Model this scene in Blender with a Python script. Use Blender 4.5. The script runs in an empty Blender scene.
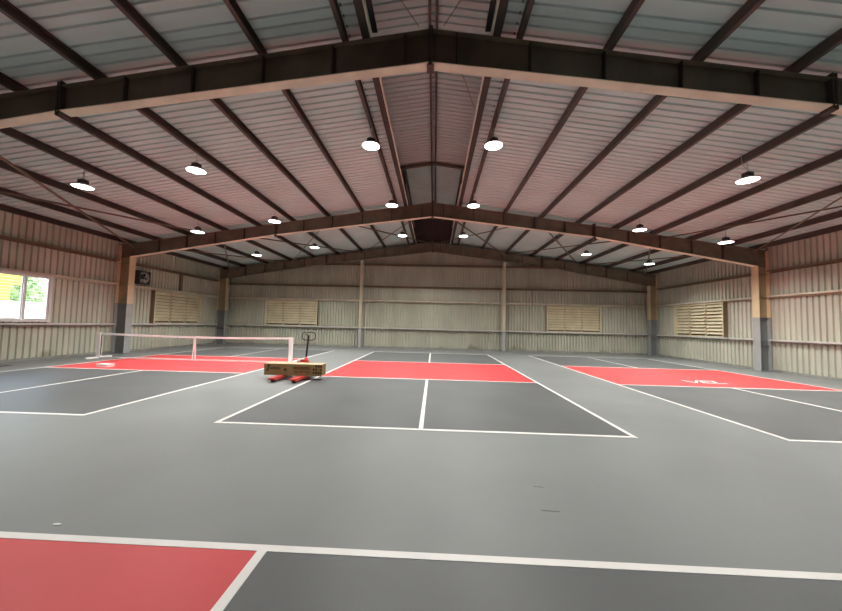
import bpy, math, random
from mathutils import Matrix, Vector
random.seed(7)
SC = bpy.context.scene
COL = SC.collection

# ------------------------------------------------------------------ camera
cam_data = bpy.data.cameras.new('camera')
cam_data.sensor_fit = 'HORIZONTAL'
cam_data.sensor_width = 36.0
cam_data.lens = 341.09 / 842 * 36.0
cam_data.clip_start = 0.05
cam_data.clip_end = 400
cam = bpy.data.objects.new('camera', cam_data)
COL.objects.link(cam)
_r = Vector((0.99899628, 0.03797737, 0.02375172))
_u = Vector((-0.02159143, -0.05631573, 0.99817952))
_f = Vector((-0.03924583, 0.99769046, 0.05543922))
cam.matrix_world = Matrix(((_r.x, _u.x, -_f.x, 0.1605), (_r.y, _u.y, -_f.y, -5.0298),
                           (_r.z, _u.z, -_f.z, 1.5339), (0, 0, 0, 1)))
SC.camera = cam

# ------------------------------------------------------------------ world, sun, exposure
LAMP_W = 63.0
LAMP_SPREAD = 138
world = bpy.data.worlds.new('sky'); SC.world = world
world.use_nodes = True
wn = world.node_tree
sky = wn.nodes.new('ShaderNodeTexSky')
sky.sky_type = 'NISHITA'; sky.sun_disc = False
sky.sun_elevation = math.radians(50); sky.sun_rotation = math.radians(250)
sky.dust_density = 3.0
bg = wn.nodes['Background']
wn.links.new(sky.outputs['Color'], bg.inputs['Color'])
bg.inputs['Strength'].default_value = 1.8
sun_d = bpy.data.lights.new('sun', 'SUN'); sun_d.energy = 14.0; sun_d.angle = math.radians(2)
sun = bpy.data.objects.new('sun', sun_d); COL.objects.link(sun)
sun.rotation_euler = (math.radians(48), 0, math.radians(200))
SC.view_settings.view_transform = 'Standard'
SC.view_settings.look = 'None'
SC.view_settings.gamma = 1.0
SC.view_settings.use_curve_mapping = False
SC.view_settings.exposure = 0.0

# ------------------------------------------------------------------ dimensions of the hall
WX = 13.58            # wall sheet, both sides
YB, YF = 16.5, -16.4  # far wall, wall behind the camera
SLS = {-1: 0.149, 1: 0.1375}   # roof slope, window side and other side
ZR = 6.90            # roof sheet height at the ridge line
TH = 1.20            # half width of the ridge opening
FRAMES = [0.65, 9.10, 15.95]     # front edges of the rafter flanges
FRAMES_BACK = [-7.80]
FW = 0.20
def sg(x): return -1 if x < 0 else 1
def roof(x): return ZR - SLS[sg(x)] * abs(x)

# ------------------------------------------------------------------ materials
def mat(name, col, rough=0.6, metal=0.0, var=0.06, scale=4.0, bump=0.0, bscale=40.0, col2=None, spec=0.5, stretch=None):
    m = bpy.data.materials.new(name); m.use_nodes = True
    nt = m.node_tree; b = nt.nodes['Principled BSDF']
    b.inputs['Roughness'].default_value = rough
    b.inputs['Metallic'].default_value = metal
    b.inputs['Specular IOR Level'].default_value = spec
    tc = nt.nodes.new('ShaderNodeTexCoord')
    geo = nt.nodes.new('ShaderNodeNewGeometry')
    mp = nt.nodes.new('ShaderNodeMapping')
    if stretch: mp.inputs['Scale'].default_value = stretch
    nt.links.new(geo.outputs['Position'], mp.inputs['Vector'])
    nz = nt.nodes.new('ShaderNodeTexNoise')
    nz.inputs['Scale'].default_value = scale
    nz.inputs['Detail'].default_value = 5
    nt.links.new(mp.outputs['Vector'], nz.inputs['Vector'])
    rp = nt.nodes.new('ShaderNodeValToRGB')
    c2 = col2 or tuple(min(1, c * (1 + var)) for c in col)
    c1 = col if col2 else tuple(c * (1 - var) for c in col)
    rp.color_ramp.elements[0].position = 0.35; rp.color_ramp.elements[0].color = (*c1, 1)
    rp.color_ramp.elements[1].position = 0.65; rp.color_ramp.elements[1].color = (*c2, 1)
    nt.links.new(nz.outputs['Fac'], rp.inputs['Fac'])
    nt.links.new(rp.outputs['Color'], b.inputs['Base Color'])
    if bump:
        n2 = nt.nodes.new('ShaderNodeTexNoise'); n2.inputs['Scale'].default_value = bscale
        nt.links.new(geo.outputs['Position'], n2.inputs['Vector'])
        bp = nt.nodes.new('ShaderNodeBump'); bp.inputs['Strength'].default_value = bump
        bp.inputs['Distance'].default_value = 0.01
        nt.links.new(n2.outputs['Fac'], bp.inputs['Height'])
        nt.links.new(bp.outputs['Normal'], b.inputs['Normal'])
    return m
def emis(name, col, s):
    m = bpy.data.materials.new(name); m.use_nodes = True
    nt = m.node_tree; b = nt.nodes['Principled BSDF']
    b.inputs['Base Color'].default_value = (*col, 1)
    b.inputs['Emission Color'].default_value = (*col, 1)
    b.inputs['Emission Strength'].default_value = s
    return m

M = {}
M['floor'] = mat('floor_grey_paint', (0.208, 0.222, 0.218), 0.46, var=0.07, scale=0.55, bump=0.08, bscale=120, spec=0.5)
M['court'] = mat('court_dark_paint', (0.108, 0.116, 0.117), 0.46, var=0.08, scale=0.8, bump=0.08, bscale=120, spec=0.5)
M['red'] = mat('court_red_paint', (0.62, 0.056, 0.062), 0.46, var=0.04, scale=0.8, bump=0.08, bscale=120, spec=0.5)
M['line'] = mat('line_white_paint', (0.82, 0.80, 0.77), 0.45, var=0.04, scale=3)
M['wall'] = mat('wall_sheet_beige', (0.565, 0.565, 0.465), 0.55, var=0.10, scale=1.2, spec=0.35, stretch=(1, 1, 0.35))
M['roof'] = mat('roof_sheet_pale', (0.65, 0.775, 0.75), 0.6, var=0.05, scale=0.8, spec=0.3)
M['roof_blue'] = mat('roof_sheet_bluegrey', (0.66, 0.745, 0.74), 0.6, var=0.05, scale=0.8, spec=0.3)
M['vent'] = mat('vent_sheet_dark', (0.12, 0.09, 0.09), 0.7, var=0.1, scale=2)
M['stiff_shade'] = mat('stiffener_shade_paint', (0.05, 0.035, 0.028), 0.6, var=0.1, scale=2.0)  # stiffeners' shadow side put into the colour; also used on the dark vent edge
M['brown'] = mat('steel_brown_paint', (0.18, 0.15, 0.105), 0.5, var=0.2, scale=2.0)
M['purlin'] = mat('purlin_brown_paint', (0.085, 0.06, 0.05), 0.45, var=0.2, scale=2.0)
M['cream'] = mat('steel_cream_paint', (0.84, 0.77, 0.60), 0.5, var=0.12, scale=1.6)
M['creamgirt'] = mat('girt_cream_paint', (0.70, 0.65, 0.52), 0.5, var=0.12, scale=1.6)
M['grey'] = mat('steel_grey_paint', (0.25, 0.265, 0.275), 0.5, var=0.06, scale=2)
M['louver'] = mat('louver_cream_paint', (0.72, 0.65, 0.45), 0.5, var=0.08, scale=2)
M['jamb'] = mat('jamb_brown_paint', (0.22, 0.16, 0.10), 0.6, var=0.1, scale=2)
M['white'] = mat('white_paint', (0.80, 0.80, 0.78), 0.4, var=0.02)
M['netwhite'] = mat('net_white', (0.96, 0.96, 0.93), 0.5, var=0.03)
M['netcord'] = mat('net_cord', (0.10, 0.10, 0.10), 0.8)
M['black'] = mat('black_plastic', (0.015, 0.015, 0.017), 0.4, var=0.1)
M['dkmetal'] = mat('lamp_housing', (0.10, 0.10, 0.10), 0.35, metal=0.5, var=0.1, scale=20)
M['alu'] = mat('bright_metal', (0.55, 0.55, 0.53), 0.35, metal=0.7, var=0.1, scale=10)
M['refl'] = mat('lamp_reflector_white', (0.85, 0.85, 0.82), 0.4, var=0.02)
M['lens'] = emis('lamp_lens_lit', (1.0, 0.97, 0.92), 14.0)
M['jackred'] = mat('jack_red_paint', (0.62, 0.06, 0.05), 0.4, var=0.12, scale=6)
M['card'] = mat('cardboard', (0.235, 0.155, 0.072), 0.8, var=0.08, scale=6, spec=0.2)
M['cardtop'] = mat('cardboard_edge', (0.55, 0.44, 0.28), 0.8, var=0.08, scale=6, spec=0.2)
M['print'] = mat('carton_print', (0.06, 0.03, 0.015), 0.8, var=0.1, spec=0.2)
M['kerb'] = mat('kerb_concrete', (0.30, 0.30, 0.27), 0.8, var=0.15, scale=3)
M['stain'] = mat('floor_stain', (0.07, 0.07, 0.075), 0.6, var=0.2, scale=3)
M['scuff'] = mat('floor_scuff', (0.16, 0.16, 0.16), 0.6, var=0.2, scale=30)
M['yellow'] = mat('yellow_paint', (0.85, 0.62, 0.04), 0.5, var=0.05)
M['orange'] = mat('orange_paint', (0.80, 0.32, 0.08), 0.5, var=0.05)
M['leaf'] = mat('foliage', (0.16, 0.30, 0.08), 0.7, var=0.3, scale=5, col2=(0.34, 0.46, 0.16))
M['bark'] = mat('bark', (0.12, 0.08, 0.05), 0.9, var=0.2, scale=6)
M['yard'] = mat('yard_concrete', (0.55, 0.54, 0.50), 0.8, var=0.08, scale=0.6)
M['render'] = mat('white_render', (0.82, 0.82, 0.80), 0.8, var=0.03, scale=1)
def glassmat():
    m = bpy.data.materials.new('window_glass'); m.use_nodes = True
    nt = m.node_tree; nt.nodes.clear()
    o = nt.nodes.new('ShaderNodeOutputMaterial'); mx = nt.nodes.new('ShaderNodeMixShader')
    t = nt.nodes.new('ShaderNodeBsdfTransparent'); g = nt.nodes.new('ShaderNodeBsdfGlossy')
    t.inputs['Color'].default_value = (0.93, 0.96, 0.95, 1); g.inputs['Roughness'].default_value = 0.02
    f = nt.nodes.new('ShaderNodeFresnel'); f.inputs['IOR'].default_value = 1.45
    nt.links.new(f.outputs[0], mx.inputs[0]); nt.links.new(t.outputs[0], mx.inputs[1])
    nt.links.new(g.outputs[0], mx.inputs[2]); nt.links.new(mx.outputs[0], o.inputs['Surface'])
    return m
M['glass'] = glassmat()

def add_stains(m):
    nt = m.node_tree; b = nt.nodes['Principled BSDF']
    src = b.inputs['Base Color'].links[0].from_socket
    g = nt.nodes.new('ShaderNodeNewGeometry'); sp = nt.nodes.new('ShaderNodeSeparateXYZ')
    nt.links.new(g.outputs['Position'], sp.inputs[0])
    nz = nt.nodes.new('ShaderNodeTexNoise'); nz.inputs['Scale'].default_value = 0.9; nz.inputs['Detail'].default_value = 8
    nt.links.new(g.outputs['Position'], nz.inputs['Vector'])
    hz = nt.nodes.new('ShaderNodeMapRange'); hz.inputs[1].default_value = 0.05; hz.inputs[2].default_value = 0.75
    hz.inputs[3].default_value = 0.10; hz.inputs[4].default_value = -0.22
    nt.links.new(sp.outputs['Z'], hz.inputs[0])
    ad = nt.nodes.new('ShaderNodeMath'); nt.links.new(nz.outputs['Fac'], ad.inputs[0]); nt.links.new(hz.outputs[0], ad.inputs[1])
    th = nt.nodes.new('ShaderNodeMapRange'); th.inputs[1].default_value = 0.60; th.inputs[2].default_value = 0.72
    th.inputs[3].default_value = 0.0; th.inputs[4].default_value = 0.55
    nt.links.new(ad.outputs[0], th.inputs[0])
    mx = nt.nodes.new('ShaderNodeMix'); mx.data_type = 'RGBA'
    nt.links.new(th.outputs[0], mx.inputs[0]); nt.links.new(src, mx.inputs[6]); mx.inputs[7].default_value = (0.16, 0.135, 0.07, 1)
    nt.links.new(mx.outputs[2], b.inputs['Base Color'])
add_stains(M['wall'])

# ------------------------------------------------------------------ mesh helpers (world coordinates, thing origin subtracted)
class MB:
    def __init__(self): self.v = []; self.f = []; self.smooth = False
    def box(self, x0, x1, y0, y1, z0, z1):
        n = len(self.v)
        self.v += [(x, y, z) for z in (z0, z1) for y in (y0, y1) for x in (x0, x1)]
        self.f += [tuple(n + i for i in q) for q in ((0, 2, 3, 1), (4, 5, 7, 6), (0, 1, 5, 4), (2, 6, 7, 3), (0, 4, 6, 2), (1, 3, 7, 5))]
        return self
    def hexa(self, pts):     # 8 points ordered as in box()
        n = len(self.v); self.v += [tuple(p) for p in pts]
        self.f += [tuple(n + i for i in q) for q in ((0, 2, 3, 1), (4, 5, 7, 6), (0, 1, 5, 4), (2, 6, 7, 3), (0, 4, 6, 2), (1, 3, 7, 5))]
        return self
    def bar(self, a, b, w, h, up=(0, 0, 1)):   # rectangular bar from a to b
        a = Vector(a); b = Vector(b); d = (b - a).normalized()
        s = d.cross(Vector(up))
        if s.length < 1e-4: s = d.cross(Vector((1, 0, 0)))
        s.normalize(); t = s.cross(d).normalized()
        s = s * w / 2; t = t * h / 2
        P = []
        for tt in (-1, 1):
            for e in (a, b):
                for ss in (-1, 1): P.append(e + s * ss + t * tt)
        return self.hexa(P)
    def tube(self, pts, r, n=8, closed=False):
        pts = [Vector(p) for p in pts]; base = len(self.v); N = len(pts)
        for i, p in enumerate(pts):
            if closed: d = pts[(i + 1) % N] - pts[i - 1]
            else: d = pts[min(i + 1, N - 1)] - pts[max(i - 1, 0)]
            d.normalize()
            u = d.cross(Vector((0, 0, 1)))
            if u.length < 1e-3: u = d.cross(Vector((0, 1, 0)))
            u.normalize(); w = d.cross(u)
            for k in range(n):
                a = 2 * math.pi * k / n
                self.v.append(tuple(p + u * math.cos(a) * r + w * math.sin(a) * r))
        for i in range(N if closed else N - 1):
            j = (i + 1) % N
            for k in range(n):
                l = (k + 1) % n
                self.f.append((base + i * n + k, base + i * n + l, base + j * n + l, base + j * n + k))
        if not closed:
            self.f.append(tuple(base + k for k in range(n))[::-1])
            self.f.append(tuple(base + (N - 1) * n + k for k in range(n)))
        return self
    def lathe(self, prof, c, n=24, axis='z', closed=True):
        base = len(self.v); c = Vector(c)
        for r, h in prof:
            for k in range(n):
                a = 2 * math.pi * k / n; p, q = r * math.cos(a), r * math.sin(a)
                self.v.append(tuple(c + (Vector((p, q, h)) if axis == 'z' else Vector((h, p, q)))))
        for i in range(len(prof) - 1):
            for k in range(n):
                l = (k + 1) % n
                self.f.append((base + i * n + k, base + i * n + l, base + (i + 1) * n + l, base + (i + 1) * n + k))
        if closed:
            self.f.append(tuple(base + k for k in range(n))[::-1])
            self.f.append(tuple(base + (len(prof) - 1) * n + k for k in range(n)))
        return self
    def prism(self, poly, fn):       # poly of 2D points, fn(p, e) -> 3D with e in 0, 1
        n = len(self.v); N = len(poly)
        self.v += [tuple(fn(p, 0)) for p in poly] + [tuple(fn(p, 1)) for p in poly]
        self.f.append(tuple(range(n, n + N))[::-1]); self.f.append(tuple(range(n + N, n + 2 * N)))
        for i in range(N):
            j = (i + 1) % N
            self.f.append((n + i, n + j, n + N + j, n + N + i))
        return self
    def build(self, name, m, parent=None, smooth=False, org=None):
        o3 = Vector(org) if org is not None else (wloc(parent) if parent else Vector((0, 0, 0)))
        me = bpy.data.meshes.new(name)
        me.from_pydata([tuple(Vector(p) - o3) for p in self.v], [], self.f)
        me.materials.append(m if not isinstance(m, str) else M[m])
        me.update()
        import bmesh
        bm = bmesh.new(); bm.from_mesh(me)
        bmesh.ops.recalc_face_normals(bm, faces=bm.faces); bm.to_mesh(me); bm.free()
        if smooth:
            for p in me.polygons: p.use_smooth = True
        o = bpy.data.objects.new(name, me); COL.objects.link(o)
        if parent: o.parent = parent
        elif org is not None: o.location = o3
        return o
def wloc(o):
    v = Vector(o.location)
    while o.parent:
        o = o.parent; v += Vector(o.location)
    return v
def tag(o, label, cat, group=None):
    o['label'] = label; o['category'] = cat
    if group: o['group'] = group
    return o
def thing(name, label, cat, loc=(0, 0, 0), group=None):
    o = bpy.data.objects.new(name, None); COL.objects.link(o)
    o.location = loc; o.empty_display_size = 0.2
    return tag(o, label, cat, group)
def structure(o): o['kind'] = 'structure'; return o
def sroot(name, loc=(0, 0, 0)):
    o = bpy.data.objects.new(name, None); COL.objects.link(o); o.location = loc
    return structure(o)
def copy_tree(o, loc):
    c = o.copy(); COL.objects.link(c); c.location = loc
    for ch in list(o.children):
        d = ch.copy(); COL.objects.link(d); d.parent = c
        for g in list(ch.children):
            e = g.copy(); COL.objects.link(e); e.parent = d
    return c

# ------------------------------------------------------------------ corrugated sheets
PITCH = 0.20
def ribs(s0, s1, pitch=PITCH, groove=0.035, depth=0.035, slope=0.012):
    """(position, depth) along a trapezoid sheet; flat pans with narrow grooves"""
    out = []; s = s0
    while s < s1 - 1e-6:
        e = min(s + pitch, s1)
        g0 = e - groove - 2 * slope
        out += [(s, 0.0)]
        if g0 > s and e - s > pitch - 1e-6: out += [(g0, 0.0), (g0 + slope, depth), (e - slope, depth)]
        s = e
    out.append((s1, 0.0))
    return out
def strip(mb, rows_a, rows_b):
    n = len(mb.v); N = len(rows_a)
    mb.v += rows_a + rows_b
    for i in range(N - 1): mb.f.append((n + i, n + i + 1, n + N + i + 1, n + N + i))
def sheet(name, m, rows_a, rows_b, parent):
    mb = MB(); strip(mb, rows_a, rows_b); return mb.build(name, m, parent)

# ------------------------------------------------------------------ floor and courts
floor = MB().box(-WX - 0.15, WX + 0.15, YF - 0.15, YB + 0.15, -0.2, 0.0).build('floor', 'floor'); structure(floor)
PX, PZ, PL = 0.003, 0.004, 0.0055
def pad(name, m, x0, x1, y0, y1, z): return MB().box(x0, x1, y0, y1, -0.01, z).build(name, m, floor)
LW = 0.065
def hline(x0, x1, y): pad('court_line', 'line', x0, x1, y - LW / 2, y + LW / 2, PL)
def vline(y0, y1, x): pad('court_line', 'line', x - LW / 2, x + LW / 2, y0, y1, PL)
CL, CW, NV = 13.41, 6.10, 4.57
def court(x0, y0):
    x1, y1 = x0 + CW, y0 + CL; h = LW / 2; xm = (x0 + x1) / 2
    pad('service_court', 'court', x0, x1, y0, y0 + NV, PX)
    pad('service_court', 'court', x0, x1, y1 - NV, y1, PX)
    pad('kitchen_zone', 'red', x0, x1, y0 + NV, y1 - NV, PX)
    for y in (y0, y0 + NV, y1 - NV, y1): hline(x0 - h, x1 + h, y)
    for x in (x0, x1): vline(y0 + h, y0 + NV - h, x); vline(y0 + NV + h, y1 - NV - h, x); vline(y1 - NV + h, y1 - h, x)
    vline(y0 + h, y0 + NV - h, xm); vline(y1 - NV + h, y1 - h, xm)
court(-3.05, 0.04)
court(-5.26 - CW, 0.16)
court(5.28, 0.15)
# court laid across the hall in front of the camera
FY, FX = -2.683, -0.95
pad('service_court', 'court', FX, FX + NV, FY - CW, FY, PX)
pad('kitchen_zone', 'red', FX - 4.27, FX, FY - CW, FY, PX)
pad('service_court', 'court', FX - 4.27 - NV, FX - 4.27, FY - CW, FY, PX)
hline(FX - 4.27 - NV - LW / 2, FX + NV + LW / 2, FY); hline(FX - 4.27 - NV - LW / 2, FX + NV + LW / 2, FY - CW)
for x in (FX, FX - 4.27, FX + NV, FX - 4.27 - NV): vline(FY - CW + LW / 2, FY - LW / 2, x)
hline(FX + LW / 2, FX + NV - LW / 2, FY - CW / 2); hline(FX - 4.27 - NV + LW / 2, FX - 4.27 - LW / 2, FY - CW / 2)
# slanted white letters VEL painted in the red zone of the right court
def stroke(mb, a, b, w=0.075):
    a = Vector((7.86 + (a[0] - 7.84) * 0.9, a[1], 0)); b = Vector((7.86 + (b[0] - 7.84) * 0.9, b[1], 0)); mb.bar(a, b, w, 0.011)
def letter(name, segs):
    mb = MB()
    for a, b in segs: stroke(mb, a, b)
    o = mb.build('painted_letter', 'line', floor); return o
letter('V', [((7.84, 5.93), (7.93, 5.46)), ((7.93, 5.46), (8.34, 5.95))])
letter('E', [((8.20, 5.46), (8.44, 5.93)), ((8.20, 5.48), (8.52, 5.48)), ((8.31, 5.70), (8.58, 5.70)), ((8.43, 5.93), (8.76, 5.93))])
letter('L', [((8.60, 5.46), (8.84, 5.95)), ((8.60, 5.48), (8.95, 5.48))])
# small marks on the floor
MB().prism([(0.035 * math.cos(a), 0.012 * math.sin(a)) for a in [i * 0.9 for i in range(7)]],
           lambda p, e: (-2.58 + p[0], -2.535 + p[1], 0.001 + e * 0.003)).build('white_paint_spot', 'line', floor)
MB().prism([(0.45 * math.cos(a), 0.16 * math.sin(a)) for a in [i * math.pi / 6 for i in range(12)]],
           lambda p, e: (-12.68 + p[1], 4.55 + p[0], -0.002 + e * 0.005)).build('dark_stain', 'stain', floor)

for cx_, cy_, l_ in ((1.20, -1.61, 0.05), (1.17, -2.04, 0.08)):
    MB().prism([(l_ * math.cos(a), 0.010 * math.sin(a)) for a in [i * 0.785 for i in range(8)]],
               lambda p, e: (cx_ + p[0], cy_ + p[1] - p[0] * 0.1, -0.002 + e * 0.004)).build('scuff_mark', 'scuff', floor)

# ------------------------------------------------------------------ walls
BRIB = dict(pitch=0.18, groove=0.075, depth=0.10, slope=0.016)
WRIB = dict(groove=0.055, depth=0.05, slope=0.016)
WIN_Y0, WIN_Y1, WIN_Z0, WIN_Z1 = 3.58, 6.60, 1.31, 2.94
def wall_rows(axis, s_list, pos, out, zf, za=None):
    a, b = [], []
    for s, d in s_list:
        c = pos + out * d
        z0 = 0.0 if za is None else za
        z1 = zf(s) if callable(zf) else zf
        if axis == 'y': a.append((c, s, z0)); b.append((c, s, z1))
        else: a.append((s, c, z0)); b.append((s, c, z1))
    return a, b
EAVE_L, EAVE_R = roof(-WX - 0.05) + 0.033, roof(WX + 0.05) + 0.033
wl = MB()
for s0, s1, z0, z1 in ((YF, WIN_Y0, 0, EAVE_L), (WIN_Y0, WIN_Y1, 0, WIN_Z0), (WIN_Y0, WIN_Y1, WIN_Z1, EAVE_L), (WIN_Y1, YB, 0, EAVE_L)):
    a, b = wall_rows('y', ribs(s0, s1, **WRIB), -WX, -1, z1, z0); strip(wl, a, b)
structure(wl.build('wall_left', 'wall'))
a, b = wall_rows('y', ribs(YF, YB, **WRIB), WX, 1, EAVE_R); structure(sheet('wall_right', 'wall', a, b, None))
a, b = wall_rows('x', ribs(-WX, 0, **BRIB) + ribs(0, WX, **BRIB)[1:], YB, 1, lambda s: roof(s) + 0.033); structure(sheet('wall_back', 'wall', a, b, None))
a, b = wall_rows('x', ribs(-WX, 0, **BRIB) + ribs(0, WX, **BRIB)[1:], YF, -1, lambda s: roof(s) + 0.033); structure(sheet('wall_front', 'wall', a, b, None))
for nm, bx in (('baseboard_left', (-WX - 0.04, -WX + 0.05, YF, YB)), ('baseboard_right', (WX - 0.05, WX + 0.04, YF, YB)),
               ('baseboard_back', (-WX + 0.05, WX - 0.05, YB - 0.05, YB + 0.04))):
    structure(MB().box(*bx, 0, 0.09).build(nm, 'kerb'))

# ------------------------------------------------------------------ roof: two slopes, a raised ridge vent and its ends
ceil = sroot('ceiling')
def roof_rows(s_list, x0, x1):
    a = [(x0, s, roof(x0) + d) for s, d in s_list]; b = [(x1, s, roof(x1) + d) for s, d in s_list]; return a, b
for sx in (-1, 1):
    for y0, y1, m in ((YF - 0.12, 0.0, 'roof'), (0.0, 0.60, 'roof_blue'), (0.60, YB + 0.12, 'roof')):
        a, b = roof_rows(ribs(y0, y1), sx * TH, sx * (WX + 0.12)); sheet('roof_sheet', m, a, b, ceil)
VX1, VZ0, VZ1 = 1.46, 8.30, 8.52
for sx in (-1, 1):
    rl = ribs(YF - 0.12, YB + 0.12)
    sheet('vent_roof_sheet', 'roof', [(0, s, VZ1 + d) for s, d in rl], [(sx * (VX1 + 0.06), s, VZ0 + d) for s, d in rl], ceil)
    MB().box(*sorted((sx * VX1, sx * (VX1 + 0.02))), YF, YB, roof(sx * VX1) + 0.004, VZ0 + 0.06).build('vent_side', 'vent', ceil)
    MB().box(*sorted((sx * 1.20, sx * 1.22)), 9.32, 15.9, 6.95, VZ0 - 0.02).build('vent_baffle', 'vent', ceil)
    MB().box(*sorted((sx * 1.16, sx * 1.20)), 9.32, 15.9, 7.55, 7.60).build('vent_rail', 'alu', ceil)
    for y0, y1 in ((-3.0, 0.64),):
        MB().box(*sorted((sx * 0.935, sx * 1.03)), y0, y1, 6.62, 6.64).build('vent_curtain', 'black', ceil)
        yy = y0 + 0.25
        while yy < y1:
            MB().box(*sorted((sx * 1.0, sx * 1.09)), yy - 0.05, yy + 0.05, 6.52, 6.615).build('vent_bracket', 'black', ceil)
            yy += 1.3 if y0 < 0 else 1.9
for yy in (9.2,):
    mb = MB()
    for sx in (-1, 1): mb.bar((0, yy, VZ1 - 0.10), (sx * VX1, yy, VZ0 - 0.10), 0.10, 0.12)
    mb.build('vent_rafter', 'brown', ceil)
a = [(s, YB - 0.02, roof(1.3) - 0.2) for s, d in ribs(-1.44, 1.44)]; b = [(s, YB - 0.02 + d, VZ1 + 0.1) for s, d in ribs(-1.44, 1.44)]
a = [(p[0], q[1], p[2]) for p, q in zip(a, b)]
sheet('vent_end', 'vent', a, b, ceil)
MB().box(-1.44, 1.44, YF - 0.03, YF, roof(1.3) - 0.2, VZ1 + 0.1).build('vent_end', 'vent', ceil)

# ------------------------------------------------------------------ steel portal frames
def split_paint(name, z, up, low):
    m = bpy.data.materials.new(name); m.use_nodes = True
    nt = m.node_tree; b = nt.nodes['Principled BSDF']; b.inputs['Roughness'].default_value = 0.5
    g = nt.nodes.new('ShaderNodeNewGeometry'); sp = nt.nodes.new('ShaderNodeSeparateXYZ')
    nt.links.new(g.outputs['Position'], sp.inputs[0])
    gt = nt.nodes.new('ShaderNodeMath'); gt.operation = 'GREATER_THAN'; gt.inputs[1].default_value = z
    nt.links.new(sp.outputs['Z'], gt.inputs[0])
    nz = nt.nodes.new('ShaderNodeTexNoise'); nz.inputs['Scale'].default_value = 3
    nt.links.new(g.outputs['Position'], nz.inputs['Vector'])
    mx = nt.nodes.new('ShaderNodeMix'); mx.data_type = 'RGBA'
    nt.links.new(gt.outputs[0], mx.inputs[0])
    mx.inputs[6].default_value = (*low, 1); mx.inputs[7].default_value = (*up, 1)
    hs = nt.nodes.new('ShaderNodeHueSaturation')
    mr = nt.nodes.new('ShaderNodeMapRange'); mr.inputs[3].default_value = 0.85; mr.inputs[4].default_value = 1.15
    nt.links.new(nz.outputs['Fac'], mr.inputs[0]); nt.links.new(mr.outputs[0], hs.inputs['Value'])
    nt.links.new(mx.outputs[2], hs.inputs['Color']); nt.links.new(hs.outputs[0], b.inputs['Base Color'])
    return m
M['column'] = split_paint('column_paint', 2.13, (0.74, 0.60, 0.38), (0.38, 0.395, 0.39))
M['colweb_shaded'] = split_paint('column_web_shaded_paint', 2.13, (0.42, 0.33, 0.20), (0.22, 0.23, 0.235))  # column paint darkened: shade on the web put into the colour
M['windcol'] = split_paint('wind_column_paint', 1.24, (0.64, 0.58, 0.43), (0.44, 0.45, 0.44))
def zb(x):      # underside of the rafter
    a = abs(x); k0, k1 = ((0.130, 0.166) if x < 0 else (0.117, 0.172))
    return 6.09 - k0 * a if a <= 6.7 else 6.09 - k0 * 6.7 - k1 * (a - 6.7)
def zt(x): return 6.70 - SLS[sg(x)] * abs(x)     # top of the rafter
STIFF = [0.45, 1.73, 2.98, 4.26, 5.50, 8.08, 9.35, 10.60, 11.83]
CX1 = 13.53
CXS = {-1: 12.99, 1: 13.10}
def slab(mb, sx, x0, x1, y0, y1, f0, f1):   # sloping slab between heights f0(x), f1(x)
    P = []
    for k in (0, 1):
        for y in (y0, y1):
            for x in (x0, x1): P.append((sx * x, y, (f0, f1)[k](sx * x)))
    return mb.hexa(P)
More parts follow.
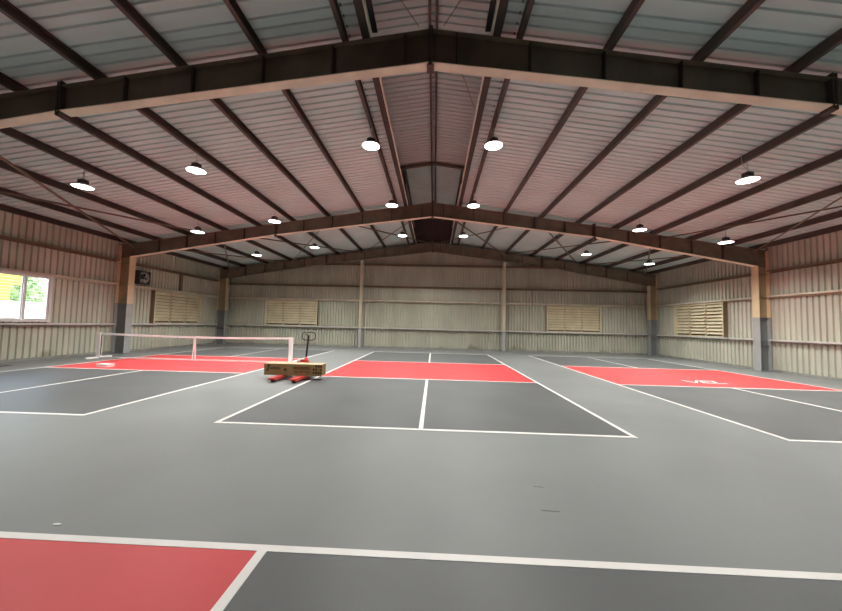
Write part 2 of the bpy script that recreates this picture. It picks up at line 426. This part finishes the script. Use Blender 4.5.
def portal(y0, label, flange_mat):
    yc = y0 + FW / 2; y1 = y0 + FW
    t = thing('portal_frame', label, 'steel frame', (0, yc, 0), 'steel portal frames of the hall')
    for sx in (-1, 1):
        CX0 = CXS[sx]
        w = slab(slab(MB(), sx, 0.0, 6.7, yc - 0.008, yc + 0.008, lambda x: zb(x) + 0.016, lambda x: zt(x) - 0.014), sx, 6.7, CX1, yc - 0.008, yc + 0.008, lambda x: zb(x) + 0.016, lambda x: zt(x) - 0.014).build('rafter', 'brown', t)
        slab(slab(MB(), sx, 0.0, 6.7, y0, y1, zb, lambda x: zb(x) + 0.016), sx, 6.7, CX0 + 0.02, y0, y1, zb, lambda x: zb(x) + 0.016).build('bottom_flange', flange_mat, w)
        slab(MB(), sx, 0.0, CX1, y0, y1, lambda x: zt(x) - 0.014, zt).build('top_flange', 'brown', w)
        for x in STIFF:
            slab(MB(), sx, x - 0.011, x + 0.011, y0 + 0.012, y1 - 0.012, lambda x: zb(x) + 0.016, lambda x: zt(x) - 0.014).build('stiffener', 'stiff_shade', w)
        mb = MB()
        for dx in (-0.026, 0.026):
            slab(mb, sx, 6.70 + dx - 0.013, 6.70 + dx + 0.013, y0 - 0.004, y1 + 0.004, lambda x: zb(x) - 0.07, lambda x: zt(x) + 0.08)
        mb.build('splice_plate', 'purlin', w)
        c = MB().box(*sorted((sx * (CX0 + 0.016), sx * (CX1 - 0.014))), yc - 0.006, yc + 0.006, 0, zb(sx * CX0) + 0.02).build('column', 'colweb_shaded', t)
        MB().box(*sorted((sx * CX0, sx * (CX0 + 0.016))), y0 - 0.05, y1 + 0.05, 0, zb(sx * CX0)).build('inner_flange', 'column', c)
        MB().box(*sorted((sx * (CX1 - 0.014), sx * CX1)), y0 - 0.05, y1 + 0.05, 0, zt(sx * CX1)).build('outer_flange', 'column', c)
        for z in (1.02, 2.12, 2.95, 3.85):
            MB().box(*sorted((sx * (CX0 + 0.016), sx * (CX1 - 0.014))), y0 + 0.012, y1 - 0.012, z, z + 0.014).build('web_plate', 'colweb_shaded', c)
        MB().box(*sorted((sx * (CX0 - 0.05), sx * (CX1 + 0.02))), y0 - 0.06, y1 + 0.06, 0.0, 0.025).build('base_plate', 'grey', c)
        MB().box(*sorted((sx * CX0, sx * (CX0 + 0.016))), y0 + 0.005, y1 - 0.005, zb(sx * CX0) + 0.016, zt(sx * CX0) - 0.014).build('knee_plate', 'brown', c)
    mb = MB()
    for sx in (-1, 1): slab(mb, sx, 0.003, 0.03, y0 - 0.004, y1 + 0.004, lambda x: zb(x) - 0.045, lambda x: zt(x) + 0.06)
    mb.build('apex_plate', 'purlin', t)
    MB().box(-0.06, 0.06, y0 - 0.004, y1 + 0.004, zb(0) - 0.05, zb(0) - 0.035).build('apex_bracket', 'purlin', t)
    return t
portal(FRAMES[0], 'tall brown steel portal frame with cream lower flange nearest the front court', 'cream')
portal(FRAMES[1], 'brown steel portal frame in the middle, its columns standing beside the net', 'cream')
portal(FRAMES[2], 'brown steel portal frame standing right against the back wall', 'brown')  # lower flange brown here: its unlit look put into the colour
portal(FRAMES_BACK[0], 'brown steel portal frame beyond the front court', 'cream')

# ------------------------------------------------------------------ purlins (C profiles running the length of the hall)
PURL = [1.53, 3.03, 4.51, 6.03, 7.54, 9.03, 10.55, 12.06, 13.22]
def cprof(w, h, lip, t):   # C profile, web at x = 0, open towards +x, from z = 0 up to h
    return [(0, 0), (w, 0), (w, lip), (w - t, lip), (w - t, t), (t, t), (t, h - t), (w - t, h - t), (w - t, h - lip), (w, h - lip), (w, h), (0, h)]
ORD = ['first', 'second', 'third', 'fourth', 'fifth', 'sixth', 'seventh', 'eighth', 'ninth']
for sx in (-1, 1):
    side = 'window side' if sx < 0 else 'side opposite the window'
    for i, x in enumerate(PURL):
        x = x * (1.013 if sx > 0 and i < 8 else 1.0)
        top = roof(sx * x) - 0.004; h = top - zt(sx * x)
        org = (sx * x, 0, zt(sx * x))
        o = MB().prism(cprof(0.075, h - 0.016, 0.02, 0.005), lambda p, e: (sx * x - 0.0375 + p[0], (YF + 0.05, YB - 0.06)[e], zt(sx * x) + 0.0075 + p[1])).build('purlin', 'purlin', None, org=org)
        nm = 'eave purlin along the wall top' if i == 8 else ORD[i] + ' roof purlin from the ridge vent'
        tag(o, 'dark brown steel ' + nm + ', ' + side, 'purlin', 'roof purlins')
    o = MB().prism(cprof(0.14, 0.18, 0.02, 0.006), lambda p, e: (sx * (TH + 0.01 - p[0]), (YF + 0.05, YB - 0.06)[e], zt(sx * TH) + 0.022 + p[1] * 0.9)).build('vent_edge_purlin', 'stiff_shade', None, org=(sx * TH, 0, zt(sx * TH)))
    MB().box(*sorted((sx * (TH - 0.165), sx * (TH - 0.131))), YF + 0.05, YB - 0.06, zt(sx * TH) + 0.03, zt(sx * TH) + 0.075).build('pale_lip', 'creamgirt', o)
    tag(o, 'dark steel channel edging the ridge vent opening, ' + side, 'purlin', 'ridge vent edge channels')
mb = MB()
for s_ in (-1, 1):
    mb.prism(cprof(0.06, 0.16, 0.02, 0.006), lambda p, e: (s_ * (0.05 + p[0]), (YF + 0.05, YB - 0.05)[e], VZ1 - 0.19 + p[1]))
tag(mb.build('ridge_purlin', 'purlin', None, org=(0, 0, VZ1 - 0.2)), 'double dark channel under the very top of the ridge vent', 'purlin')

# ------------------------------------------------------------------ roof bracing
def brace(a, b, group, label, dz=0.0):
    z0 = 6.52 + dz
    A = (a[0], a[1], zt(a[0]) - 6.70 + z0); B = (b[0], b[1], zt(b[0]) - 6.70 + z0)
    mb = MB(); mb.bar(A, B, 0.05, 0.006)
    A2 = Vector(A) + Vector((0, 0, 0.022)); B2 = Vector(B) + Vector((0, 0, 0.022))
    d = (Vector(B) - Vector(A)).normalized(); s = d.cross(Vector((0, 0, 1))).normalized() * 0.022
    mb.bar(A2 + s, B2 + s, 0.006, 0.05)
    o = mb.build('roof_brace', 'brace', None, org=((A[0] + B[0]) / 2, (A[1] + B[1]) / 2, (A[2] + B[2]) / 2))
    tag(o, label, 'brace', group)
M['brace'] = mat('brace_paint', (0.20, 0.145, 0.10), 0.5, var=0.2, scale=2)
F1, F2, F3 = FRAMES[0] + FW / 2 + 0.01, FRAMES[1] + FW / 2, FRAMES[2] + FW / 2 - 0.01
for sx in (-1, 1):
    side = 'on the window side' if sx < 0 else 'opposite the window'
    for k, (x0, x1) in enumerate(((0.12, 4.46), (4.50, 9.00), (9.06, 12.9))):
        where = ('next to the ridge', 'midway down the roof', 'above the side wall')[k]
        g = 'crossed roof braces of the back bay'
        brace((sx * x0, F2 + 0.01), (sx * x1, F3), g, 'thin back bay brace %s %s, running outwards' % (where, side))
        brace((sx * x1, F2 + 0.01), (sx * x0, F3), g, 'thin back bay brace %s %s, running inwards' % (where, side), 0.08)
    g = 'crossed roof braces of the middle bay'
    brace((sx * 9.1, F1), (sx * 13.0, F2 - 0.01), g, 'thin diagonal middle bay roof brace %s, running out to the column' % side)
    brace((sx * 12.9, F1), (sx * 9.5, F2 - 0.01), g, 'thin diagonal middle bay roof brace %s, running in to the rafter' % side, 0.08)
for sx, a_, b_, lb in ((1, (0.35, 0.92), (1.02, 2.9), 'thin tie rod slanting across the ridge vent beyond the nearest frame'),
                       (-1, (0.75, -0.35), (0.22, 0.62), 'thin tie rod before the nearest frame apex, window side'), (1, (0.75, -0.35), (0.22, 0.62), 'thin tie rod before the nearest frame apex, opposite the window')):
    o = MB().tube([(sx * a_[0], a_[1], 6.72), (sx * b_[0], b_[1], 6.72)], 0.008, 6).build('tie_rod', 'brace', None, org=(sx * 0.65, a_[1], 6.72))
    tag(o, lb, 'rod')

# ------------------------------------------------------------------ wall girts and wind columns
WL = lambda s, t: (-WX + t, s)
WR = lambda s, t: (WX - t, s)
WB = lambda s, t: (s, YB - t)
def mbox(mb, W, s0, s1, t0, t1, z0, z1):
    P = []
    for z in (z0, z1):
        for t in (t0, t1):
            for s in (s0, s1): x, y = W(s, t); P.append((x, y, z))
    return mb.hexa(P)
def girt(W, s0, s1, z, label, group, m):
    x, y = W((s0 + s1) / 2, 0.08)
    mb = MB(); T = 0.165
    mbox(mb, W, s0, s1, 0.0, T, z - 0.006, z)                 # top leg
    mbox(mb, W, s0, s1, T - 0.006, T, z - 0.06, z - 0.006)    # front lip
    mbox(mb, W, s0, s1, 0.002, 0.008, z - 0.11, z - 0.006)    # web on the sheet
    mbox(mb, W, s0, s1, 0.008, 0.06, z - 0.11, z - 0.104)     # lower leg
    tag(mb.build('wall_girt', m, None, org=(x, y, z - 0.1)), label, 'girt', group)
HN = {1.27: ('low grey', 'greygirt'), 3.0: ('cream', 'creamgirt'), 4.02: ('high brown', 'jamb'), 5.32: ('top brown', 'jamb')}
M['greygirt'] = mat('girt_grey_paint', (0.64, 0.63, 0.59), 0.5, var=0.1, scale=2)
BAYS = [(-7.54, 0.59, 'beside the front court'), (0.91, 9.04, 'in the middle bay'), (9.36, 15.89, 'in the back bay')]
for W, wn_ in ((WL, 'window wall'), (WR, 'wall opposite the window')):
    for z in (1.27, 3.0, 4.02):
        for s0, s1, bn in BAYS:
            girt(W, s0, s1, z, '%s steel girt along the %s %s' % (HN[z][0], wn_, bn), 'girts of the side walls', HN[z][1])
WC = 4.47
for z in (1.27, 3.0, 3.92, 5.32):
    hx = 13.3 if z < 4.5 else 10.2
    key = z if z != 3.92 else 4.02
    for s0, s1, bn in ((-hx, -WC - 0.10, 'left of its cream posts, toward the fan'), (-WC + 0.10, WC - 0.10, 'between its two cream posts'), (WC + 0.10, hx, 'beyond the post away from the pallet truck')):
        girt(WB, s0, s1, z, '%s steel girt across the back wall %s' % (HN[key][0], bn), 'girts of the back wall', HN[key][1])
for sx in (-1, 1):
    t = thing('wind_column', 'slim cream and grey steel post against the back wall, %s' % ('behind the pallet truck' if sx < 0 else 'on the side away from the pallet truck'), 'column', (sx * WC, YB - 0.2, 0), 'back wall posts')
    H = zb(WC) - 0.05
    MB().box(sx * WC - 0.09, sx * WC + 0.09, YB - 0.35, YB - 0.335, 0, H).build('front_flange', 'windcol', t)
    MB().box(sx * WC - 0.006, sx * WC + 0.006, YB - 0.335, YB - 0.02, 0, H).build('web', 'windcol', t)
    MB().box(sx * WC - 0.09, sx * WC + 0.09, YB - 0.02, YB - 0.004, 0, H).build('rear_flange', 'windcol', t)
    MB().box(sx * WC - 0.06, sx * WC + 0.06, YB - 0.36, YB - 0.35, H - 0.22, H - 0.02).build('top_clip', 'white', t)
x, y = WL(12.75, 0.05); mb = MB(); mbox(mb, WL, 12.68, 12.82, 0.0, 0.13, 3.05, 3.915)
tag(mb.build('wall_stud', 'jamb', None, org=(x, y, 3.05)), 'short dark upright stud between girts above the louvre window beside the fan', 'stud')

# ------------------------------------------------------------------ louvre windows
def louvre(num, W, s0, s1, near):
    z0, z1 = 1.275, 2.885
    x, y = W((s0 + s1) / 2, 0.1)
    root = sroot('window_%d' % num, (x, y, z0))
    for s in (s0, s1):                                        # jamb studs
        e = s if s == s0 else s - 0.07
        mb = MB(); mbox(mb, W, e, e + 0.07, 0.0, 0.18, z0, z1); mb.build('jamb', 'louver', root)
        if near == s:
            q = (e - 0.012, e) if s == s0 else (e + 0.07, e + 0.082)
            mb = MB(); mbox(mb, W, q[0], q[1], 0.0, 0.19, z0, z1); mb.build('jamb_plate', 'jamb', root)
    a, b = s0 + 0.07, s1 - 0.07; n = 3; wdt = (b - a) / n
    mb = MB(); mbox(mb, W, a, b, 0.012, 0.02, z0, z1); mb.build('backing', 'jamb', root)
    for k in (1, 2):
        mb = MB(); mbox(mb, W, a + k * wdt - 0.025, a + k * wdt + 0.025, 0.03, 0.145, z0, z1); mb.build('mullion', 'louver', root)
    mb = MB(); mbox(mb, W, a, b, 0.02, 0.15, z1 - 0.05, z1); mb.build('head_rail', 'louver', root)
    mb = MB(); mbox(mb, W, a, b, 0.02, 0.15, z0, z0 + 0.04); mb.build('sill', 'louver', root)
    N = 9; zz0 = z0 + 0.12; hh = (z1 - 0.05 - zz0) / N
    proto = None
    for k in range(n):
        c0, c1 = a + k * wdt + 0.035, a + (k + 1) * wdt - 0.035; cm = (c0 + c1) / 2
        for i in range(N):
            zc = zz0 + (i + 0.5) * hh
            if proto is None:
                mb = MB(); P = []
                for dz, tt in ((-hh * 0.46, 0.14), (hh * 0.46, 0.03)):
                    for th in (0.0, 0.012):
                        for s in (c0, c1): px, py = W(s, tt - th); P.append((px, py, zc + dz))
                mb.hexa(P); proto = mb.build('slat', 'louver', root); base = (cm, zc)
            else:
                o = proto.copy(); COL.objects.link(o)
                d0 = Vector((*W(cm, 0), zc)) - Vector((*W(base[0], 0), base[1])); o.location = d0
        for i in range(N + 1):
            pass
    for k in range(1, n):
        mb = MB()
        for i in range(N): mbox(mb, W, a + k * wdt - 0.04, a + k * wdt + 0.04, 0.145, 0.155, zz0 + i * hh - 0.02, zz0 + i * hh + 0.03)
        mb.build('slat_pivots', 'jamb', root)
louvre(2, WL, 10.98, 14.30, 10.98)
louvre(3, WR, 11.12, 14.36, 11.12)
louvre(4, WB, -10.60, -7.25, -7.25)
louvre(5, WB, 7.10, 10.42, 7.10)

# ------------------------------------------------------------------ white sliding window and the yard seen through it
win = sroot('window_1', (-WX, (WIN_Y0 + WIN_Y1) / 2, WIN_Z0))
def wpart(nm, m, *bx): return MB().box(*bx).build(nm, m, win)
for y0, y1, z0, z1 in ((WIN_Y0, WIN_Y1, WIN_Z0, WIN_Z0 + 0.07), (WIN_Y0, WIN_Y1, WIN_Z1 - 0.07, WIN_Z1), (WIN_Y0, WIN_Y0 + 0.07, WIN_Z0 + 0.07, WIN_Z1 - 0.07), (WIN_Y1 - 0.07, WIN_Y1, WIN_Z0 + 0.07, WIN_Z1 - 0.07)):
    wpart('window_frame', 'white', -WX - 0.08, -WX + 0.10, y0, y1, z0, z1)
NP = 4; pw = (WIN_Y1 - WIN_Y0 - 0.14) / NP
for k in range(NP):
    y0 = WIN_Y0 + 0.07 + k * pw; y1 = y0 + pw; xo = -WX + (0.02 if k % 2 else -0.03)
    mb = MB(); z0, z1 = WIN_Z0 + 0.07, WIN_Z1 - 0.07; f = 0.045
    mb.box(xo, xo + 0.04, y0, y1, z0, z0 + f).box(xo, xo + 0.04, y0, y1, z1 - f, z1)
    mb.box(xo, xo + 0.04, y0 - 0.01, y0 + f, z0 + f, z1 - f).box(xo, xo + 0.04, y1 - f, y1 + 0.01, z0 + f, z1 - f)
    sash = mb.build('sash', 'white', win)
    MB().box(xo + 0.017, xo + 0.022, y0 + f, y1 - f, z0 + f, z1 - f).build('pane', 'glass', sash)
gr = thing('window_grille', 'row of thin pale bars outside the white sliding window', 'grille', (-WX - 0.2, (WIN_Y0 + WIN_Y1) / 2, WIN_Z0))
for k in range(15):
    z = WIN_Z0 + 0.06 + k * 0.10
    MB().tube([(-WX - 0.2, WIN_Y0 - 0.05, z), (-WX - 0.2, WIN_Y1 + 0.05, z)], 0.007, 6).build('bar', 'alu', gr)
for y in (WIN_Y0 - 0.05, WIN_Y1 + 0.05):
    MB().box(-WX - 0.22, -WX - 0.05, y - 0.02, y + 0.02, WIN_Z0, WIN_Z1).build('bracket', 'alu', gr)
yard = MB().box(-70, -WX - 0.16, -30, 60, -0.25, -0.05).build('yard', 'yard'); structure(yard)
bw = MB().box(-18.3, -18.0, -10, 30, -0.05, 2.05).box(-18.36, -17.94, -10, 30, 2.05, 2.13).build('boundary_wall', 'render', None, org=(-18.15, 10, -0.05))
tag(bw, 'low white rendered boundary wall outside the window', 'wall')
t = thing('yellow_gantry', 'yellow steel gantry standing in the yard outside the window', 'gantry', (-20.5, 9.0, -0.05))
MB().box(-20.7, -20.3, 5.5, 11.1, 3.02, 3.75).build('beam', 'yellow', t)
for y in (10.45, 6.0): MB().box(-20.65, -20.35, y - 0.17, y + 0.17, -0.05, 3.02).build('post', 'yellow', t)
MB().box(-20.62, -20.38, 6.2, 10.3, 2.05, 2.35).build('rail', 'orange', t)
def tree(x, y, h, r, label):
    t = thing('tree', label, 'tree', (x, y, -0.05), 'trees in the yard')
    MB().tube([(x, y, -0.05), (x + 0.1, y, h * 0.3), (x, y + 0.1, h * 0.6)], 0.14, 8).build('trunk', 'bark', t)
    mb = MB()
    for i in range(1400):
        a = random.random() * 6.283; u = random.uniform(-1, 1); q = r * random.random() ** 0.4
        s = math.sqrt(1 - u * u); p = Vector((x + q * s * math.cos(a), y + q * s * math.sin(a), h * 0.62 + q * u * h * 0.38 / r))
        d1 = Vector((random.gauss(0, 1), random.gauss(0, 1), random.gauss(0, 1))).normalized() * 0.17
        d2 = d1.cross(Vector((random.gauss(0, 1), random.gauss(0, 1), random.gauss(0, 1)))).normalized() * 0.10
        n = len(mb.v); mb.v += [tuple(p - d1), tuple(p + d2), tuple(p + d1), tuple(p - d2)]; mb.f.append((n, n + 1, n + 2, n + 3))
    o = mb.build('foliage', 'leaf', t); o['kind'] = 'stuff'
tree(-24.5, 13.6, 4.6, 1.6, 'leafy green tree behind the white yard wall beside the yellow gantry')
tree(-25.5, 9.9, 4.4, 1.5, 'leafy green tree seen under the beam of the yellow gantry')

# ------------------------------------------------------------------ exhaust fan on the left wall
FYC, FZ, FS = 10.30, 3.40, 0.31
t = thing('exhaust_fan', 'square dark metal exhaust fan high on the wall beside the louvre window', 'fan', (-WX + 0.1, FYC, FZ - FS))
mb = MB()
for y0, y1, z0, z1 in ((-FS, FS, -FS, -FS + 0.05), (-FS, FS, FS - 0.05, FS), (-FS, -FS + 0.05, -FS + 0.05, FS - 0.05), (FS - 0.05, FS, -FS + 0.05, FS - 0.05)):
    mb.box(-WX, -WX + 0.22, FYC + y0, FYC + y1, FZ + z0, FZ + z1)
mb.build('frame', 'dkmetal', t)
MB().box(-WX + 0.004, -WX + 0.012, FYC - FS + 0.05, FYC + FS - 0.05, FZ - FS + 0.05, FZ + FS - 0.05).build('back_panel', 'black', t)
MB().lathe([(0.255, 0.06), (0.255, 0.20), (0.24, 0.20), (0.24, 0.06)], (-WX, FYC, FZ), 28, 'x', False).build('shroud', 'alu', t, True)
MB().lathe([(0.06, 0.05), (0.07, 0.08), (0.07, 0.15), (0.04, 0.17)], (-WX, FYC, FZ), 16, 'x').build('hub', 'dkmetal', t, True)
for k in range(5):
    a = 2 * math.pi * k / 5 + 0.4; mb = MB(); P = []
    for th in (0, 0.006):
        for r, da in ((0.06, 0.25), (0.225, 0.33)):
            for e in (-1, 1): P.append((-WX + 0.11 + e * 0.03 + th, FYC + r * math.cos(a + e * da), FZ + r * math.sin(a + e * da)))
    mb.hexa(P).build('blade', 'alu', t)

# ------------------------------------------------------------------ high bay lamps
def make_lamp(lit=True):
    t = thing('high_bay_lamp', 'x', 'lamp', (0, 0, 0), 'high bay lamps under the roof')
    MB().lathe([(0.085, 0.075), (0.10, 0.09), (0.105, 0.15), (0.085, 0.19), (0.045, 0.215), (0.02, 0.22)], (0, 0, 0), 20).build('housing', 'dkmetal', t, True)
    mb = MB()
    for k in range(12):
        a = 2 * math.pi * k / 12; c, s = math.cos(a), math.sin(a)
        mb.bar((0.09 * c, 0.09 * s, 0.10), (0.09 * c, 0.09 * s, 0.185), 0.045, 0.006, up=(-s, c, 0))
    mb.build('cooling_fins', 'dkmetal', t)
    MB().lathe([(0.09, 0.085), (0.15, 0.062), (0.225, 0.012), (0.232, 0.0), (0.222, 0.002), (0.145, 0.052), (0.085, 0.075)], (0, 0, 0), 28, 'z', False).build('reflector', 'refl', t, True)
    MB().lathe([(0.218, 0.006), (0.15, 0.004), (0.02, 0.003)], (0, 0, 0), 28).build('lens', 'lens', t)
    MB().tube([(0, 0, 0.215), (0, 0, 0.30), (0.0, 0.0, 0.466)], 0.010, 6).build('hanger', 'alu', t)
    return t
LX = [-9.03, -6.03, -1.53, 1.53 * 1.013, 7.54 * 1.013, 10.55 * 1.013]
LY = [(3.30, 'front row'), (7.62, 'second row'), (12.02, 'back bay row'), (-1.1, 'added front court row out of view')]
XN = ['outer line, window side', 'inner line, window side', 'line beside the ridge, window side', 'line beside the ridge, opposite the window', 'inner line, opposite the window', 'outer line, opposite the window']
ld = bpy.data.lights.new('lamp_light', 'AREA'); ld.shape = 'DISK'; ld.size = 0.40; ld.energy = LAMP_W
ld.color = (1.0, 0.985, 0.94); ld.spread = math.radians(LAMP_SPREAD)
proto = make_lamp(); first = True; FRONT = []
for y, rn in LY:
    for x, xn in zip(LX, XN):
        if y < 0 and (abs(x) > 8 or x == -1.53): continue  # unseen front court lamps, added and thinned out to set the floor brightness
        loc = (x, y, zt(x) - 0.47)
        if first: o = proto; o.location = loc; first = False
        else: o = copy_tree(proto, loc)
        o['label'] = 'lit white high bay lamp, %s, %s' % (rn, xn)
        if y == 3.30: FRONT.append(o)
        l = bpy.data.objects.new('lamp_light', ld); COL.objects.link(l); l.parent = o; l.location = (0, 0, -0.004)
for o in FRONT:
    q = Vector(o.location); pts = [(0.0, 0.02, 0.30), (-0.05, 0.06, 0.40), (-0.055, 0.08, 0.52), (-0.052, 0.09, 0.60), (-0.05, 0.10, 0.64)]
    MB().tube([q + Vector(p_) for p_ in pts], 0.008, 6).build('cable', 'alu', o)

# ------------------------------------------------------------------ pickleball net
NY, NXL, NXR, NXM = 7.28, -12.27, -5.02, -8.64
t = thing('court_net', 'portable white framed court net standing on the court nearest the window', 'net', ((NXL + NXR) / 2, NY, 0))
def ntop(x):
    u = (x - NXL) / (NXR - NXL); return 0.915 - 0.055 * 4 * u * (1 - u)
for x in (NXL, NXR):
    p = MB().box(x - 0.075, x + 0.05, NY - 0.05, NY + 0.05, 0.06, 0.95).build('post', 'netwhite', t)
    MB().box(x - 0.04, x + 0.04, NY - 0.48, NY + 0.48, 0.006, 0.065).build('foot', 'netwhite', p)
    sx = 1 if x == NXL else -1
    MB().box(*sorted((x + sx * 0.05, x + sx * 0.075)), NY - 0.008, NY + 0.008, 0.10, 0.88).build('side_strap', 'black', p)
    mb = MB()
    for k in range(5): mb.box(*sorted((x - 0.076, x - 0.088)), NY - 0.03, NY + 0.03, 0.16 + 0.16 * k, 0.18 + 0.16 * k)
    mb.build('lacing', 'black', p)
mb = MB(); K = 24
for i in range(K):
    xa = NXL + 0.05 + (NXR - NXL - 0.1) * i / K; xb = NXL + 0.05 + (NXR - NXL - 0.1) * (i + 1) / K
    P = []
    for dz in (-0.036, 0.036):
        for yy in (NY - 0.012, NY + 0.012):
            for xx in (xa, xb): P.append((xx, yy, ntop(xx) + dz))
    mb.hexa(P)
mb.build('top_tape', 'netwhite', t)
MB().box(NXL + 0.05, NXR - 0.05, NY - 0.02, NY + 0.02, 0.015, 0.062).build('bottom_bar', 'netwhite', t)
mb = MB()
n = int((NXR - NXL - 0.2) / 0.05)
for i in range(n + 1):
    x = NXL + 0.1 + i * 0.05; mb.box(x - 0.0006, x + 0.0006, NY - 0.0006, NY + 0.0006, 0.06, ntop(x) - 0.03)
for k in range(16):
    z = 0.08 + 0.05 * k
    mb.box(NXL + 0.06, NXR - 0.06, NY - 0.0006, NY + 0.0006, z - 0.0006, z + 0.0006)
o = mb.build('mesh', 'netcord', t); o['kind'] = 'stuff'
mb = MB()
for dx in (-0.055, 0.055): mb.bar((NXM + dx, NY, 0.0), (NXM + dx * 0.2, NY, ntop(NXM) - 0.02), 0.035, 0.035, up=(0, 1, 0))
mb.build('centre_support', 'netwhite', t)

# ------------------------------------------------------------------ white box on the court by the net
t = thing('small_white_box', 'small flat white box lying on the red zone before the net', 'box', (-10.0, 5.25, 0.003))
MB().box(-10.16, -9.82, 5.14, 5.38, 0.003, 0.065).build('body', 'netwhite', t)
MB().box(-10.17, -9.81, 5.13, 5.39, 0.065, 0.085).build('lid', 'netwhite', t)

# ------------------------------------------------------------------ hand pallet truck
J = Vector((-3.58, 3.32, 0)); ang = math.radians(-3.4)
t = thing('pallet_truck', 'red hand pallet truck with black loop handle beside the net post', 'pallet truck', tuple(J))
def jb(mb, x0, x1, y0, y1, z0, z1):
    P = []
    for z in (z0, z1):
        for y in (y0, y1):
            for x in (x0, x1): P.append((J.x + x, J.y + y, z))
    return mb.hexa(P)
for sx in (-1, 1):
    c = sx * 0.275; mb = MB(); P = []
    for z, ya, w in ((0.045, 0.10, 0.07), (0.115, 0.0, 0.08)):
        for y in (ya, 1.22):
            for x in (-w, w): P.append((J.x + c + x, J.y + y, z))
    mb.hexa(P); fk = mb.build('fork', 'jackred', t)
    MB().tube([(J.x + c - 0.05, J.y + 0.16, 0.04), (J.x + c + 0.05, J.y + 0.16, 0.04)], 0.04, 14).build('roller', 'black', fk)
    MB().tube([(J.x + sx * 0.07, J.y + 1.42, 0.09), (J.x + sx * 0.13, J.y + 1.42, 0.09)], 0.09, 18).build('steer_wheel', 'black', t)
jb(MB(), -0.36, 0.36, 1.16, 1.26, 0.06, 0.20).build('fork_bridge', 'jackred', t)
mb = MB(); jb(mb, -0.17, 0.17, 1.24, 1.32, 0.16, 0.40); jb(mb, -0.09, 0.09, 1.24, 1.36, 0.40, 0.46); mb.build('battery_plate', 'jackred', t)
MB().lathe([(0.06, 0.16), (0.075, 0.18), (0.075, 0.40), (0.05, 0.47), (0.03, 0.52)], (J.x, J.y + 1.42, 0), 16).build('pump', 'jackred', t, True)
MB().tube([(J.x, J.y + 1.42, 0.45), (J.x - 0.02, J.y + 1.46, 0.55), (J.x + 0.01, J.y + 1.50, 1.14)], 0.026, 10).build('handle_bar', 'black', t)
lp = []
for k in range(24):
    a = 2 * math.pi * k / 24; ca, sa = math.cos(a), math.sin(a)
    f = (abs(ca) ** 4 + abs(sa) ** 4) ** -0.25
    lp.append((J.x + 0.01 + 0.195 * ca * f, J.y + 1.50, 1.115 + 0.115 * sa * f))
MB().tube(lp, 0.014, 8, True).build('handle_loop', 'black', t, True)
MB().bar((J.x - 0.09, J.y + 1.49, 1.17), (J.x + 0.02, J.y + 1.49, 1.13), 0.02, 0.02).build('release_lever', 'black', t)
t.rotation_euler = (0, 0, ang)

# ------------------------------------------------------------------ long carton across the forks
BX0, BX1, BY0, BY1, BZ0, BZ1 = -4.28, -2.76, 3.86, 4.24, 0.118, 0.418
t = thing('long_carton', 'long brown cardboard carton with dark print lying across the pallet truck forks', 'carton', ((BX0 + BX1) / 2, (BY0 + BY1) / 2, BZ0))
MB().box(BX0, BX1, BY0, BY1, BZ0, BZ1 - 0.006).build('body', 'card', t)
for y0, y1 in ((BY0, (BY0 + BY1) / 2 - 0.003), ((BY0 + BY1) / 2 + 0.003, BY1)):
    MB().box(BX0, BX1, y0, y1, BZ1 - 0.006, BZ1).build('top_flap', 'cardtop', t)
MB().box(BX0 - 0.002, BX1 + 0.002, (BY0 + BY1) / 2 - 0.03, (BY0 + BY1) / 2 + 0.03, BZ1, BZ1 + 0.002).build('tape', 'cardtop', t)
def mark(nm, rects):
    mb = MB()
    for u0, u1, v0, v1 in rects:
        mb.box(BX0 + u0, BX0 + u1, BY0 - 0.002, BY0 + 0.001, BZ0 + v0, BZ0 + v1)
    mb.build(nm, 'print', t)
L_ = BX1 - BX0
def word(u, v, n, w, h, gap):
    r = []
    for i in range(n):
        a = u + i * (w + gap); k = (i * 7 + n) % 4
        r.append((a, a + w * 0.3, v, v + h))
        if k != 1: r.append((a, a + w, v + h * 0.78, v + h))
        if k != 2: r.append((a, a + w, v, v + h * 0.2))
        if k != 0: r.append((a + w * 0.7, a + w, v, v + h))
    return r
mark('left_print', [(0.09, 0.12, 0.12, 0.26), (0.10, 0.15, 0.22, 0.27), (0.07, 0.10, 0.10, 0.15)] + word(0.17, 0.155, 9, 0.022, 0.05, 0.007))
mark('square_mark', [(0.53, 0.60, 0.12, 0.18)])
mark('bold_word', word(0.77, 0.165, 12, 0.032, 0.065, 0.006))
mark('small_words', word(0.80, 0.085, 3, 0.025, 0.035, 0.008) + word(0.93, 0.085, 4, 0.025, 0.035, 0.008) + word(1.09, 0.085, 4, 0.025, 0.035, 0.008))
mark('symbol_block', [(1.30 + 0.065 * i, 1.345 + 0.065 * i, 0.055 + 0.085 * j, 0.115 + 0.085 * j) for i in range(4) for j in range(3) if (i * 3 + j) % 5 != 2])
